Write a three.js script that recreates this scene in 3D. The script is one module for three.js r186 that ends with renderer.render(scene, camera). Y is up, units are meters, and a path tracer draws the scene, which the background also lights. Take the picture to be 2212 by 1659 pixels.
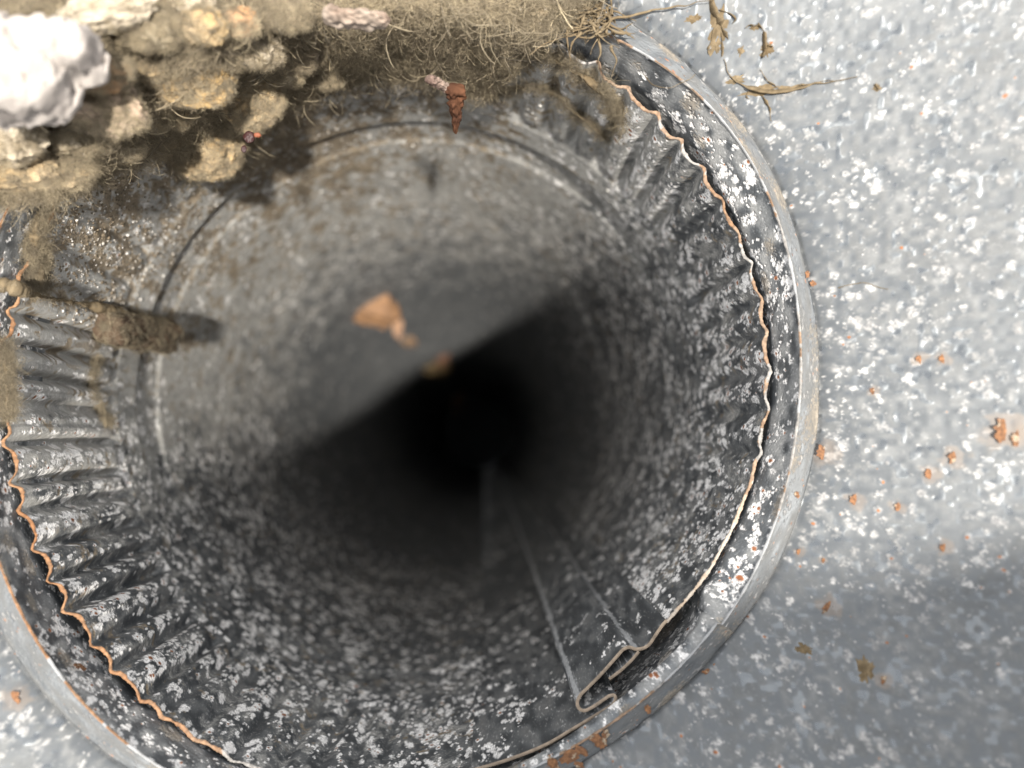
import * as THREE from 'three';
import { ImprovedNoise } from 'three/addons/math/ImprovedNoise.js';
import { mergeGeometries, mergeVertices } from 'three/addons/utils/BufferGeometryUtils.js';

// ------------------------------------------------------------------ camera, sky, sun, exposure
const W = 2212, H = 1659;                                   // the photograph's own measuring grid
const scene = new THREE.Scene();
const camera = new THREE.PerspectiveCamera(53.5, 4 / 3, 0.01, 60);
const CAM = new THREE.Vector3(0.0202, 0.1515, 0.0094);      // hand-held above the mouth of the pipe
camera.position.copy(CAM);
camera.up.set(-0.0025, 0.07117, -0.99746);
camera.lookAt(CAM.clone().add(new THREE.Vector3(0.035043, -0.996845, -0.071217)));
camera.focus = 0.1565;
camera.userData.fStop = 7.6;
camera.updateMatrixWorld(true);

const SUN = new THREE.Vector3(0.112, 0.975, 0.185).normalize();
function makeSky() {
  const w = 256, h = 128, d = new Float32Array(w * h * 4);
  for (let j = 0; j < h; j++) for (let i = 0; i < w; i++) {
    const el = ((j + 0.5) / h - 0.5) * Math.PI, up = Math.max(0, Math.sin(el));
    const o = (j * w + i) * 4;
    const az = (i + 0.5) / w * 2 * Math.PI;
    const c = 0.5 + 0.5 * Math.sin(az * 3 + Math.sin(el * 7) * 1.3) * Math.sin(el * 9 + Math.cos(az * 2));
    const hz = Math.pow(1 - up, 2.2), cl = 0.25 * c * c;
    const r = 0.79 * (1 - hz) + 1.0 * hz + cl, g = 0.815 * (1 - hz) + 1.02 * hz + cl, b = 0.85 * (1 - hz) + 1.04 * hz + cl;
    const s = el < 0 ? 0.28 : 1;
    d[o] = r * s; d[o + 1] = g * s * (el < 0 ? 0.93 : 1); d[o + 2] = b * s * (el < 0 ? 0.8 : 1); d[o + 3] = 1;
  }
  const t = new THREE.DataTexture(d, w, h, THREE.RGBAFormat, THREE.FloatType);
  t.mapping = THREE.EquirectangularReflectionMapping; t.magFilter = t.minFilter = THREE.LinearFilter; t.wrapS = THREE.RepeatWrapping; t.needsUpdate = true;
  return t;
}
const skyTex = makeSky();
scene.background = skyTex; scene.environment = skyTex;
scene.backgroundIntensity = 1.1; scene.environmentIntensity = 1.1;
const sun = new THREE.DirectionalLight(new THREE.Color(1, 0.955, 0.88), 4.7);
sun.position.copy(SUN).multiplyScalar(2); sun.castShadow = true; sun.shadow.radius = 4;
sun.shadow.mapSize.set(2048, 2048);
Object.assign(sun.shadow.camera, { left: -0.3, right: 0.3, top: 0.3, bottom: -0.3, near: 0.1, far: 4 });
scene.add(sun, sun.target);
const renderer = new THREE.WebGLRenderer({ antialias: true });
renderer.toneMapping = THREE.LinearToneMapping; renderer.toneMappingExposure = 2.25;
renderer.shadowMap.enabled = true;

// ------------------------------------------------------------------ helpers
const { PI, sin, cos, abs, min, max, floor, hypot, atan2, sqrt, exp, pow } = Math;
function rng(seed) { let s = seed >>> 0; return () => { s = (s + 0x6d2b79f5) | 0; let t = Math.imul(s ^ (s >>> 15), 1 | s); t = (t + Math.imul(t ^ (t >>> 7), 61 | t)) ^ t; return ((t ^ (t >>> 14)) >>> 0) / 4294967296; }; }
const sm = (a, b, x) => { const t = min(1, max(0, (x - a) / (b - a))); return t * t * (3 - 2 * t); };
const lerp = (a, b, t) => a + (b - a) * t;
const perlin = new ImprovedNoise();
const n3 = (x, y, z) => perlin.noise(x + 31.7, y + 11.3, z + 57.1);
const fbm3 = (x, y, z, o = 4) => { let a = 0, w = 1; for (let i = 0; i < o; i++) { a += w * n3(x, y, z); x *= 2.03; y *= 2.03; z *= 2.03; w *= 0.5; } return a; };
// value noise in 2D that repeats after px, py cells
const HASH = (() => { const r = rng(99), a = new Float32Array(65536); for (let i = 0; i < 65536; i++) a[i] = r() * 2 - 1; return a; })();
function vn(x, y, px, py, s = 0) {
  const xi = floor(x), yi = floor(y); let fx = x - xi, fy = y - yi; fx = fx * fx * (3 - 2 * fx); fy = fy * fy * (3 - 2 * fy);
  const x0 = ((xi % px) + px) % px, x1 = (x0 + 1) % px, y0 = ((yi % py) + py) % py, y1 = (y0 + 1) % py;
  const h = (a, b) => HASH[(a * 7919 + b * 104729 + s * 15731) & 65535];
  const a = h(x0, y0), b = h(x1, y0), c = h(x0, y1), d = h(x1, y1);
  return a + (b - a) * fx + (c - a) * fy + (a - b - c + d) * fx * fy;
}
const big = 1 << 14;
const fv = (x, y, s = 0, o = 4) => { let a = 0, w = 1; for (let i = 0; i < o; i++) { a += w * vn(x, y, big, big, s + i); x *= 2.03; y *= 2.03; w *= 0.5; } return a; };

const v3 = (x, y, z) => new THREE.Vector3(x, y, z);
const FPX = (H / 2) / Math.tan(53.5 / 2 * PI / 180);
function ray(px, py) { return v3((px - W / 2) / FPX, -(py - H / 2) / FPX, -1).transformDirection(camera.matrixWorld); }
function at(px, py, y) { const d = ray(px, py); return CAM.clone().addScaledVector(d, (y - CAM.y) / d.y); }
const mmPx = (px, y) => px / FPX * (CAM.y - y);            // size of px photograph pixels at height y

const count = new Map();
const numbered = (n) => { const k = count.get(n) ?? 0; count.set(n, k + 1); return k ? n + '_' + String(k).padStart(3, '0') : n; };
function tag(o, label, category, group, kind) { o.userData = {}; if (label) o.userData.label = label; if (category) o.userData.category = category; if (group) o.userData.group = group; if (kind) o.userData.kind = kind; return o; }
function mesh(name, geo, mat, parent = scene) {
  const m = new THREE.Mesh(geo, mat); m.name = parent === scene ? numbered(name) : name; m.castShadow = m.receiveShadow = true; parent.add(m); return m;
}
function group(name, p = v3(0, 0, 0)) { const g = new THREE.Group(); g.name = numbered(name); g.position.copy(p); scene.add(g); return g; }

const SRGB = new Uint8Array(4097); for (let i = 0; i <= 4096; i++) { const c = i / 4096; SRGB[i] = Math.round(255 * (c <= 0.0031308 ? 12.92 * c : 1.055 * pow(c, 1 / 2.4) - 0.055)); }
// three maps from one function: fn(i, j, out) with out = [r, g, b, roughness, metalness, height 0..1] (linear)
function makeMaps(w, h, fn, repeat = false) {
  const col = new Uint8Array(w * h * 4), orm = new Uint8Array(w * h * 4), bmp = new Float32Array(w * h * 4), o = [0, 0, 0, 0, 0, 0];
  for (let j = 0; j < h; j++) for (let i = 0; i < w; i++) {
    fn(i, j, o); const k = (j * w + i) * 4;
    for (let c = 0; c < 3; c++) { col[k + c] = SRGB[min(4096, max(0, (o[c] * 4096) | 0))]; bmp[k + c] = o[5]; }
    orm[k] = 255; orm[k + 1] = min(255, max(0, o[3] * 255)); orm[k + 2] = min(255, max(0, o[4] * 255)); col[k + 3] = orm[k + 3] = 255; bmp[k + 3] = 1;
  }
  const tex = (d, type) => { const t = new THREE.DataTexture(d, w, h, THREE.RGBAFormat, type); t.magFilter = t.minFilter = THREE.LinearFilter; t.wrapS = t.wrapT = repeat ? THREE.RepeatWrapping : THREE.ClampToEdgeWrapping; t.needsUpdate = true; return t; };
  const c = tex(col, THREE.UnsignedByteType); c.colorSpace = THREE.SRGBColorSpace;
  return { map: c, orm: tex(orm, THREE.UnsignedByteType), bump: tex(bmp, THREE.FloatType) };
}
const metalMat = (m, bumpScale, extra = {}) => new THREE.MeshStandardMaterial({ map: m.map, roughnessMap: m.orm, metalnessMap: m.orm, roughness: 1, metalness: 1, bumpMap: m.bump, bumpScale, side: THREE.DoubleSide, ...extra });

// crusty corrosion blooms: height field and rust cores. px = texels per metre, wraps when rep
function blooms(w, h, ppm, n, r0, r1, seed, { density, wrap = false, rust = 0.12, stretch = 1, tall = 1 } = {}) {
  const R = rng(seed), hf = new Float32Array(w * h), rf = new Float32Array(w * h);
  for (let k = 0; k < n; k++) {
    const cx = R() * w, cy = R() * h, q = R(), rad = (r0 + (r1 - r0) * q * q * q) * ppm, acc = R(), isR = R() < rust * (0.3 + q * 1.6), nb = 3 + floor(R() * 5 * (0.4 + q));
    const keep = !density || acc < density(cx / w, cy / h), strength = 0.42 + 0.58 * R();
    for (let b = 0; b < nb; b++) {
      const a = R() * 2 * PI, dd = b ? R() * rad * 0.85 : 0, br = rad * (b ? 0.3 + 0.35 * R() : 0.62), bx = cx + cos(a) * dd * stretch, by = cy + sin(a) * dd / stretch, amp = (0.65 + 0.35 * R()) * strength;
      if (!keep) continue;
      for (let y = floor(by - br * tall); y <= by + br * tall; y++) for (let x = floor(bx - br); x <= bx + br; x++) {
        const xx = wrap ? ((x % w) + w) % w : x, yy = wrap ? ((y % h) + h) % h : y;
        if (xx < 0 || yy < 0 || xx >= w || yy >= h) continue;
        const d2 = ((x - bx) * (x - bx) + (y - by) * (y - by) / (tall * tall)) / (br * br); if (d2 > 1) continue;
        const i = yy * w + xx, v = amp * (1 - d2); if (v > hf[i]) hf[i] = v;
      }
    }
    if (keep && isR) { const br = rad * (0.28 + 0.3 * R()); for (let y = floor(cy - br); y <= cy + br; y++) for (let x = floor(cx - br); x <= cx + br; x++) {
      const xx = wrap ? ((x % w) + w) % w : x, yy = wrap ? ((y % h) + h) % h : y; if (xx < 0 || yy < 0 || xx >= w || yy >= h) continue;
      const d = hypot(x - cx, y - cy) / br; if (d > 1) continue; const i = yy * w + xx; rf[i] = max(rf[i], 1 - d); } }
  }
  return { hf, rf };
}
// one texel of zinc steel with white crust, rust and brown dirt
function zinc(o, hgt, rst, fine, mid, coarse, dirt, P, dust = 0) {
  const wh = sm(P.t0, P.t1, hgt + fine * P.edge) * (P.powder ? 1 : 1);
  const film = P.film * sm(-0.5, 0.9, mid + 0.5 * coarse);                      // thin chalky oxide film
  let r = P.base * (0.94 + 0.16 * mid), g = P.base * (0.99 + 0.16 * mid), b = P.base * (1.03 + 0.15 * mid);
  let metal = P.metal * (1 - 0.8 * film), rough = P.rough + 0.1 * mid + 0.14 * film;
  const fc = (P.fc ?? 0.36) * (1 + 0.22 * fine); r = lerp(r, fc, film); g = lerp(g, fc * 0.99, film); b = lerp(b, fc * 0.96, film);
  if (dust > 0) { const q = 0.45 * (1 + 0.26 * fine + 0.1 * mid); r = lerp(r, q, dust); g = lerp(g, q * 0.96, dust); b = lerp(b, q * 0.88, dust); metal *= 1 - dust; rough = lerp(rough, 0.95, dust); }  // pale coat: dust plus the sunlit tone of the upper wall, painted in
  const cr = P.crust * (0.82 + 0.32 * fine + 0.1 * mid);
  r = lerp(r, cr, wh); g = lerp(g, cr * 0.965, wh); b = lerp(b, cr * 0.93, wh); metal *= 1 - wh; rough = lerp(rough, 0.92, wh);
  const ru = sm(0.25, 0.6, rst + 0.35 * fine) * (rst > 0.02 ? 1 : 0);
  if (ru > 0) { const q = 0.8 + 0.5 * fine; r = lerp(r, 0.27 * q, ru); g = lerp(g, 0.1 * q, ru); b = lerp(b, 0.04 * q, ru); metal *= 1 - ru; rough = lerp(rough, 0.9, ru); }
  if (dirt > 0) { const q = 0.85 + 0.5 * fine + 0.3 * mid; r = lerp(r, 0.23 * q, dirt); g = lerp(g, 0.185 * q, dirt); b = lerp(b, 0.13 * q, dirt); metal *= 1 - dirt; rough = lerp(rough, 0.95, dirt); }
  o[0] = r; o[1] = g; o[2] = b; o[3] = rough; o[4] = metal; o[5] = 0.3 + 0.5 * wh * (0.6 + 0.4 * hgt) + 0.08 * fine + 0.05 * mid + 0.25 * dirt * (0.6 + 0.5 * fine) - 0.1 * ru;
}

// ------------------------------------------------------------------ shape of the pipe and the collar
const four = (c) => (a) => { let r = c[0]; for (let n = 1; 2 * n < c.length; n++) r += c[2 * n - 1] * cos(n * a) + c[2 * n] * sin(n * a); return r; };
const rimR = four([0.07553, 0.0014, 0.00235, -0.00125, 0.00082, 0.00041, 0.00078, 0.00063, -0.00018]);
const edgeR0 = four([0.07746, 0.0034, 0.00033, -0.00032, 0.00148, 0.00052, 0.00107, -0.00088, 0.00011, -0.00046, -0.00032]);
const edgeR = (a) => { const e = edgeR0(a), m = rimR(a) + 0.0016; return 0.5 * (e + m + sqrt((e - m) * (e - m) + 1e-7)); };
const wrap180 = (d) => d - 360 * floor((d + 180) / 360);
const HC = (a) => { const d = wrap180(a * 180 / PI + 58) / 38; return 0.009 - 0.0055 * exp(-d * d); };   // how far the collar stands above the rim of the pipe; it dips at the lower right
const SEAM = [[1440, 1340], [1429, 1353], [1416, 1372], [1403, 1391], [1390, 1400], [1373, 1402], [1358, 1398], [1346, 1403], [1335, 1415], [1320, 1432], [1295, 1460], [1270, 1485], [1252, 1504], [1247, 1520], [1252, 1531], [1262, 1535], [1275, 1530], [1300, 1514], [1317, 1503], [1327, 1502], [1330, 1510], [1324, 1521], [1310, 1531], [1285, 1546], [1240, 1573], [1180, 1608], [1100, 1640], [1020, 1664]];
const seamP = SEAM.map(([x, y]) => at(x, y, 0));
const azOf = (p) => atan2(-p.z, p.x);
const pA = seamP[0], pB = seamP.at(-1), AZ0 = azOf(pA) - 0.004, AZ1 = azOf(pB) + 2 * PI + 0.02;   // the wall runs from AZ0 up and round to AZ1
const offA = hypot(pA.x, pA.z) - rimR(AZ0), offB = hypot(pB.x, pB.z) - rimR(AZ1);
const NRIB = 66;
function ribs(a) {                                            // the crimps: broad lands, narrow valleys, uneven
  const ph = a * NRIB / (2 * PI) + 0.4 * n3(a * 3.1, 5, 0) + 0.2 * n3(a * 9, 1, 7), f = ph - floor(ph), k = floor(ph);
  const amp = 0.7 + 0.5 * (0.5 + 0.5 * sin(k * 12.9898) * cos(k * 4.1));
  return amp * (2.1 * pow(0.5 - 0.5 * cos(2 * PI * f), 2.7) - 0.65);
}
function azEnv(a) { const deg = a * 180 / PI, strong = 1 + 1.0 * sm(155, 172, deg) * (1 - sm(215, 240, deg)) + 0.7 * sm(28, 40, deg) * (1 - sm(62, 80, deg)) - 0.25 * sm(225, 245, deg); return sm(-20, -6, deg) * (1 - sm(262, 278, deg)) * strong; }
const DEEP = v3(0.0008, 0, -0.0012), RD = 0.0755;
function wallR(a, d) {                                        // radius of the inner face at azimuth a and depth d
  const rim = rimR(a) + offA * (1 - sm(0, 0.22, a - AZ0)) + offB * (1 - sm(0, 0.3, AZ1 - a));
  const deep = RD + DEEP.x * cos(a) - DEEP.z * sin(a) + offA * (1 - sm(0, 0.22, a - AZ0)) + offB * (1 - sm(0, 0.3, AZ1 - a));
  let r = lerp(rim, deep, sm(0, 0.26, d));
  const e = (1 - sm(0.0385, 0.0428, d)) * azEnv(a);
  if (e > 0) r += 0.00072 * e * ribs(a) * (0.6 + 0.4 * sm(0, 0.009, d));
  r += 0.0005 * n3(cos(a) * 4, sin(a) * 4, d * 30) * sm(0, 0.01, d);
  r -= 0.0004 * sm(0.0425, 0.0445, d) * (1 - sm(0.0556, 0.0558, d));
  r += 0.0005 * sm(0.0556, 0.0558, d) * (1 - sm(0.0685, 0.0715, d));
  r += 0.0011 * sm(0.0553, 0.0556, d) * (1 - sm(0.0560, 0.0564, d));
  return r;
}
function edgeDip(a) { return 0.0006 * n3(a * 8, 3, 3) + 0.00025 * n3(a * 40, 3, 9); }
const wallP = (a, d, off = 0) => { const r = wallR(a, d) + off; return [cos(a) * r, -d - edgeDip(a) * (1 - sm(0, 0.01, d)), -sin(a) * r]; };
// a grid of points, f(u, v) -> [x, y, z], uv from guv(u, v)
function grid(nu, nv, f, guv, split) {
  const pos = new Float32Array((nu + 1) * (nv + 1) * 3), uv = new Float32Array((nu + 1) * (nv + 1) * 2), ix = [];
  for (let j = 0; j <= nv; j++) for (let i = 0; i <= nu; i++) { const k = j * (nu + 1) + i; pos.set(f(i / nu, j / nv), k * 3); uv.set(guv(i / nu, j / nv), k * 2); }
  const quad = (i, j) => { const a = j * (nu + 1) + i, b = a + 1, c = a + nu + 1, d = c + 1; ix.push(a, c, b, b, c, d); };
  const g = new THREE.BufferGeometry();
  if (split) { const h = floor(nu / 2); for (let j = 0; j < nv; j++) for (let i = 0; i < h; i++) quad(i, j); const n = ix.length; for (let j = 0; j < nv; j++) for (let i = h; i < nu; i++) quad(i, j); g.addGroup(0, n, 0); g.addGroup(n, ix.length - n, 1); }
  else for (let j = 0; j < nv; j++) for (let i = 0; i < nu; i++) quad(i, j);
  g.setAttribute('position', new THREE.BufferAttribute(pos, 3)); g.setAttribute('uv', new THREE.BufferAttribute(uv, 2)); g.setIndex(ix); g.computeVertexNormals(); return g;
}

// where dirt lies on the pipe wall: brown crumbs at the top, under the debris (matter with a grain and an outline)
function wallDirt(a, d, x, y, fine) {
  const deg = a * 180 / PI, top = sm(52, 74, deg) * (1 - sm(152, 178, deg));
  let m = top * (1.05 - d / 0.1);
  m += 0.85 * (sm(95, 108, deg) * (1 - sm(118, 140, deg))) * (1 - sm(0.06, 0.2, d)) ;
  m += 0.75 * sm(0.1, 0.6, vn(a * 14, d * 60, big, big, 71)) * sm(80, 100, deg) * (1 - sm(160, 180, deg)) * (1 - sm(0.1, 0.25, d));
  const spot = sm(0.36, 0.52, vn(x * 800, y * 430, big, big, 75) * 0.75 + 0.4 * vn(x * 260, y * 150, big, big, 76) + 0.15 * fine) * sm(60, 75, deg) * (1 - sm(165, 190, deg)) * sm(0.008, 0.02, d) * (1 - sm(0.13, 0.24, d));
  return max(0.85 * spot, sm(0.38, 0.7, m * 0.7 + 0.5 * vn(x * 260, y * 260, big, big, 12) + 0.45 * vn(x * 900, y * 900, big, big, 13) + 0.3 * fine - 0.05));
}
// grey dust mixed with painted sunlight on the lit side, fading with depth
function dustAndLight(a, d, x, fine) {
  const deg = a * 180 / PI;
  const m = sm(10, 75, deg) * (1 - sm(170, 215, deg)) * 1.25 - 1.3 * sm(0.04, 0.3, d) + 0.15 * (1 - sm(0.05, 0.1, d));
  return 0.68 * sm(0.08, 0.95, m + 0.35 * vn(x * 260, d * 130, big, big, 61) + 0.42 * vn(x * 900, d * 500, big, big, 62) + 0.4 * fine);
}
const PZ = { base: 0.17, metal: 0.9, rough: 0.68, film: 0.95, fc: 0.15, crust: 0.92, t0: 0.06, t1: 0.66, edge: 0.34 };
const SPAN = AZ1 - AZ0, CIRC = SPAN * 0.0757;
function pipeMaps(half, d0, d1, w, h, seed, n) {
  const u0 = half === null ? 0 : half * 0.5, du = half === null ? 1 : 0.5, wm = CIRC * du, hm = d1 - d0;
  const azAt = (u) => AZ0 + (u0 + u * du) * SPAN;
  const { hf, rf } = blooms(w, h, w / wm, n, half === null ? 0.00045 : 0.0005, 0.0017, seed, { tall: half === null ? 1.4 : 1.8, stretch: half === null ? 0.9 : 0.7, rust: half === null ? 0.02 : 0.13, density: (u, v) => {
    const deg = azAt(u) * 180 / PI, d = d0 + v * hm;
    const lit = sm(35, 70, deg) * (1 - sm(170, 195, deg));                  // fewer blooms on the upper side
    const rb = ribs(azAt(u)) * azEnv(azAt(u)), ridge = d < 0.043 ? lerp(1, rb < 0 ? 1.3 : 0.12, sm(0.05, 0.4, abs(rb))) : 1;
    return ridge * (1 - 0.72 * lit) * (d > 0.3 ? 0.6 : 1 - 0.85 * sm(0.13, 0.28, d)) * (0.35 + 0.75 * sm(-0.4, 0.5, vn(azAt(u) * 9, d * 110, big, big, 5)));
  } });
  return makeMaps(w, h, (i, j, o) => {
    const u = (i + 0.5) / w, d = d0 + (j + 0.5) / h * hm, a = azAt(u), x = (u0 + u * du) * CIRC, k = j * w + i;
    const fine = 0.6 * vn(x * 5200, d * 5200, big, big, 1) + 0.4 * vn(x * 2300, d * 2300, big, big, 2), mid = vn(x * 620, d * 420, big, big, 3), coarse = vn(x * 130, d * 90, big, big, 4);
    zinc(o, hf[k], rf[k], fine, mid, coarse, wallDirt(a, d, x, d, fine), PZ, d0 < 0.3 ? dustAndLight(a, d, x, fine) : 0);
  });
}
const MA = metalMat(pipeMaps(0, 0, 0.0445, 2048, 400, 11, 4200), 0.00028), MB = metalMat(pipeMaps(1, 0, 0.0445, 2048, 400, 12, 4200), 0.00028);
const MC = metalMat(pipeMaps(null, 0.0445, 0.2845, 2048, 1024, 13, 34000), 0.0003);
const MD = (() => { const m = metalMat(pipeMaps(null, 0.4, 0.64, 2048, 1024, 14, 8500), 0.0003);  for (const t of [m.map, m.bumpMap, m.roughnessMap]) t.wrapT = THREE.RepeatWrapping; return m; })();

const edgeMat = new THREE.MeshStandardMaterial({ vertexColors: true, roughness: 0.85, metalness: 0.1, side: THREE.DoubleSide });
function paint(g, f) { const p = g.attributes.position, c = new Float32Array(p.count * 3); for (let i = 0; i < p.count; i++) c.set(f(p.getX(i), p.getY(i), p.getZ(i), i), i * 3); g.setAttribute('color', new THREE.BufferAttribute(c, 3)); return g; }
const rustTint = (x, y, z) => { const left = sm(-0.02, -0.055, x) ; const t = 0.5 + 0.5 * n3(x * 130, y * 130, z * 130) + 0.3 * n3(x * 900, y * 900, z * 900), q = 0.8 + 0.5 * n3(x * 1500, y * 1500, z * 1500); const u = n3(x * 60, 5, z * 60) + 0.4 * n3(x * 400, 5, z * 400); return u > 0.1 + 0.5 * left ? [0.3 * q, 0.28 * q, 0.26 * q] : [lerp(0.3, 0.22, t) * q, lerp(0.22, 0.12, t) * q * (1 - 0.2 * left), lerp(0.16, 0.06, t) * q * (1 - 0.4 * left)]; };

// ------------------------------------------------------------------ the pipe
const pipe = tag(group('duct_pipe'), 'round galvanized duct pipe with crimped rusty rim running down into darkness', 'duct pipe');
const TH = 0.00055;
mesh('crimped_end', grid(1500, 46, (u, v) => wallP(AZ0 + u * SPAN, v * 0.0445), (u, v) => [u < 0.5 ? u * 2 : u * 2 - 1, v], true), [MA, MB], pipe);
{ // the seam between the two halves of the texture needs its own column, so the uv does not run backwards there
  const g = pipe.children[0].geometry, uv = g.attributes.uv, h = 750, nu = 1500, n0 = g.attributes.position.count, pos = [], uvs = [], nor = [], map = new Map(), ix = Array.from(g.index.array);
  for (let j = 0; j <= 46; j++) { const k = j * (nu + 1) + h; map.set(k, n0 + j); pos.push(g.attributes.position.getX(k), g.attributes.position.getY(k), g.attributes.position.getZ(k)); nor.push(g.attributes.normal.getX(k), g.attributes.normal.getY(k), g.attributes.normal.getZ(k)); uvs.push(1, j / 46); uv.setXY(k, 0, j / 46); }
  for (let i = 0; i < g.groups[0].count; i++) if (map.has(ix[i])) ix[i] = map.get(ix[i]);
  const cat = (at, extra, n) => new THREE.BufferAttribute(new Float32Array([...at.array, ...extra]), n);
  g.setAttribute('position', cat(g.attributes.position, pos, 3)); g.setAttribute('normal', cat(g.attributes.normal, nor, 3)); g.setAttribute('uv', cat(uv, uvs, 2)); g.setIndex(ix);
}
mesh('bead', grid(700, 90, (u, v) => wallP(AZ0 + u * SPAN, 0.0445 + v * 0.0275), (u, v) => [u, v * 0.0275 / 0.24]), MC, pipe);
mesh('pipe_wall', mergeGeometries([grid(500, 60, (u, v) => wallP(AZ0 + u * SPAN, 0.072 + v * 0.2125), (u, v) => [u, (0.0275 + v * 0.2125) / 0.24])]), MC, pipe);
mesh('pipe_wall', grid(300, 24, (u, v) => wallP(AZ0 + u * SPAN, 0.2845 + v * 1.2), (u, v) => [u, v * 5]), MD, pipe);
const darkMetal = new THREE.MeshStandardMaterial({ color: 0x606264, roughness: 0.8, metalness: 0.4, side: THREE.DoubleSide });
mesh('sheet_back', grid(1500, 46, (u, v) => wallP(AZ0 + u * SPAN, v * 0.0445, TH), (u, v) => [u, v]), darkMetal, pipe);
{ const g = new THREE.CircleGeometry(0.08, 48); g.rotateX(-PI / 2); g.translate(0, -1.48, 0); mesh('added_end_cap', g, darkMetal, pipe); }  // unseen cap, added to keep light out of the far end
// the raw cut edge, rusted
mesh('cut_edge', paint(grid(2400, 6, (u, v) => { const a = AZ0 + u * SPAN, j = 0.00018 * n3(a * 260, 4, 1) + 0.0001 * n3(a * 700, 4, 1), t = v * PI, w = TH * (0.6 + 0.4 * n3(a * 30, 8, 2) + 0.25 * n3(a * 130, 8, 2)) + abs(j) * 0.6; const p = wallP(a, 0, TH * 0.5 - cos(t) * w); p[1] += sin(t) * 0.0003 + j - 0.0001; return p; }, (u, v) => [u, v]), (x, y, z, i) => { const c = rustTint(x, y, z), a = azOf(v3(x, y, z)) * 180 / PI, l = a > -60 && a < -16 ? 1 : 0; return l ? [lerp(c[0], 0.4, 0.55), lerp(c[1], 0.33, 0.55), lerp(c[2], 0.26, 0.55)] : c; }), edgeMat, pipe);
// the locked seam: one folded strip that runs the whole length
function strip(pts, depth, t, rows) {
  const c = []; const P = pts.map((p) => [p.x, p.z]);
  const curve = new THREE.CatmullRomCurve3(P.map(([x, z]) => v3(x, 0, z)), false, 'centripetal'), n = pts.length * 8;
  const q = curve.getPoints(n), L = q.map((p, i) => { const a = q[max(0, i - 1)], b = q[min(n, i + 1)], d = b.clone().sub(a).normalize(); return [v3(p.x - d.z * t / 2, 0, p.z + d.x * t / 2), v3(p.x + d.z * t / 2, 0, p.z - d.x * t / 2)]; });
  const loop = [...L.map((l) => l[0]), ...L.map((l) => l[1]).reverse(), L[0][0]];
  let len = 0; const s = loop.map((p, i) => (i ? (len += p.distanceTo(loop[i - 1])) : 0));
  const m = loop.length - 1;
  const drop = (p, d) => { const a = azOf(p), f = sm(0, 0.07, d); const aa = a < AZ0 - 1e-3 ? AZ0 : a, dr = (wallR(AZ0, d) - wallR(AZ0, 0)); const r = hypot(p.x, p.z) + dr * 0.9; return [cos(a) * r, -d, -sin(a) * r]; };
  const side = grid(m, rows, (u, v) => drop(loop[Math.round(u * m)], depth * v * v), (u, v) => [s[Math.round(u * m)] / len, depth * v * v / 0.24]);
  const top = grid(n, 4, (u, v) => { const l = L[Math.round(u * n)], k = v; const p = l[0].clone().lerp(l[1], k); return [p.x, 0.00002 + sin(k * PI) * 0.00012, p.z]; }, (u, v) => [u, v]);
  return { side, top };
}
const lock = new THREE.Group(); lock.name = 'lock_seam'; pipe.add(lock);
const tanTint = (x, y, z) => { const q = 0.85 + 0.4 * n3(x * 1200, y, z * 1200) + 0.15 * n3(x * 300, 4, z * 300); return [0.27 * q, 0.21 * q, 0.155 * q]; };
const foldU = (k) => { let t = 0, f = 0; for (let i = 1; i < seamP.length; i++) { t += seamP[i].distanceTo(seamP[i - 1]); if (i === k) f = t; } return f / t / 2; };
const FOLDS = [foldU(5), foldU(12), foldU(20)].flatMap((u) => [u, 1 - u]);
const MS = (() => {
  const w = 1024, h = 1024, wm = 0.135, hm = 0.24, { hf, rf } = blooms(w, h, w / wm, 9000, 0.00035, 0.0016, 17, { rust: 0.02, stretch: 1, density: (u, v) => (0.06 + 0.9 * sm(0.1, 0.5, vn(u * 26, v * 40, big, big, 65))) * (1 - 0.8 * sm(0.3, 1, v)) });
  const m = metalMat(makeMaps(w, h, (i, j, o) => {
    const u = (i + 0.5) / w, x = u * wm, d = (j + 0.5) / h * hm, k = j * w + i, fine = 0.6 * vn(x * 5200, d * 1200, big, big, 66) + 0.4 * vn(x * 2300, d * 900, big, big, 67), mid = vn(x * 620, d * 200, big, big, 68);
    zinc(o, hf[k], rf[k], fine, mid, 0, 0, PZ);
    const f = max(...FOLDS.map((q) => 1 - abs(u - q + 0.002 * mid) * wm / 0.0011)), foldPale = sm(0.1, 0.6, f + 0.4 * fine + 0.25 * mid);
    for (let c = 0; c < 3; c++) o[c] = lerp(o[c], 0.45 + 0.12 * fine, 0.75 * foldPale); o[4] *= 1 - 0.7 * foldPale;  // paler, less metallic lines drawn along the folds
  }), 0.0003);
  for (const t of [m.map, m.bumpMap, m.roughnessMap]) t.wrapS = t.wrapT = THREE.RepeatWrapping; return m;
})();
{
  const a = strip(seamP, 1.5, 0.00065, 80);
  mesh('folded_sheet', a.side, MS, lock); mesh('folded_edge', paint(a.top, tanTint), edgeMat, lock);
  const b = strip([[1380, 1407], [1366, 1424], [1342, 1447], [1316, 1467]].map(([x, y]) => at(x, y, 0)), 1.5, 0.0006, 80);
  mesh('tongue', b.side, MS, lock); mesh('tongue_edge', paint(b.top, tanTint), edgeMat, lock);
}

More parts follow.
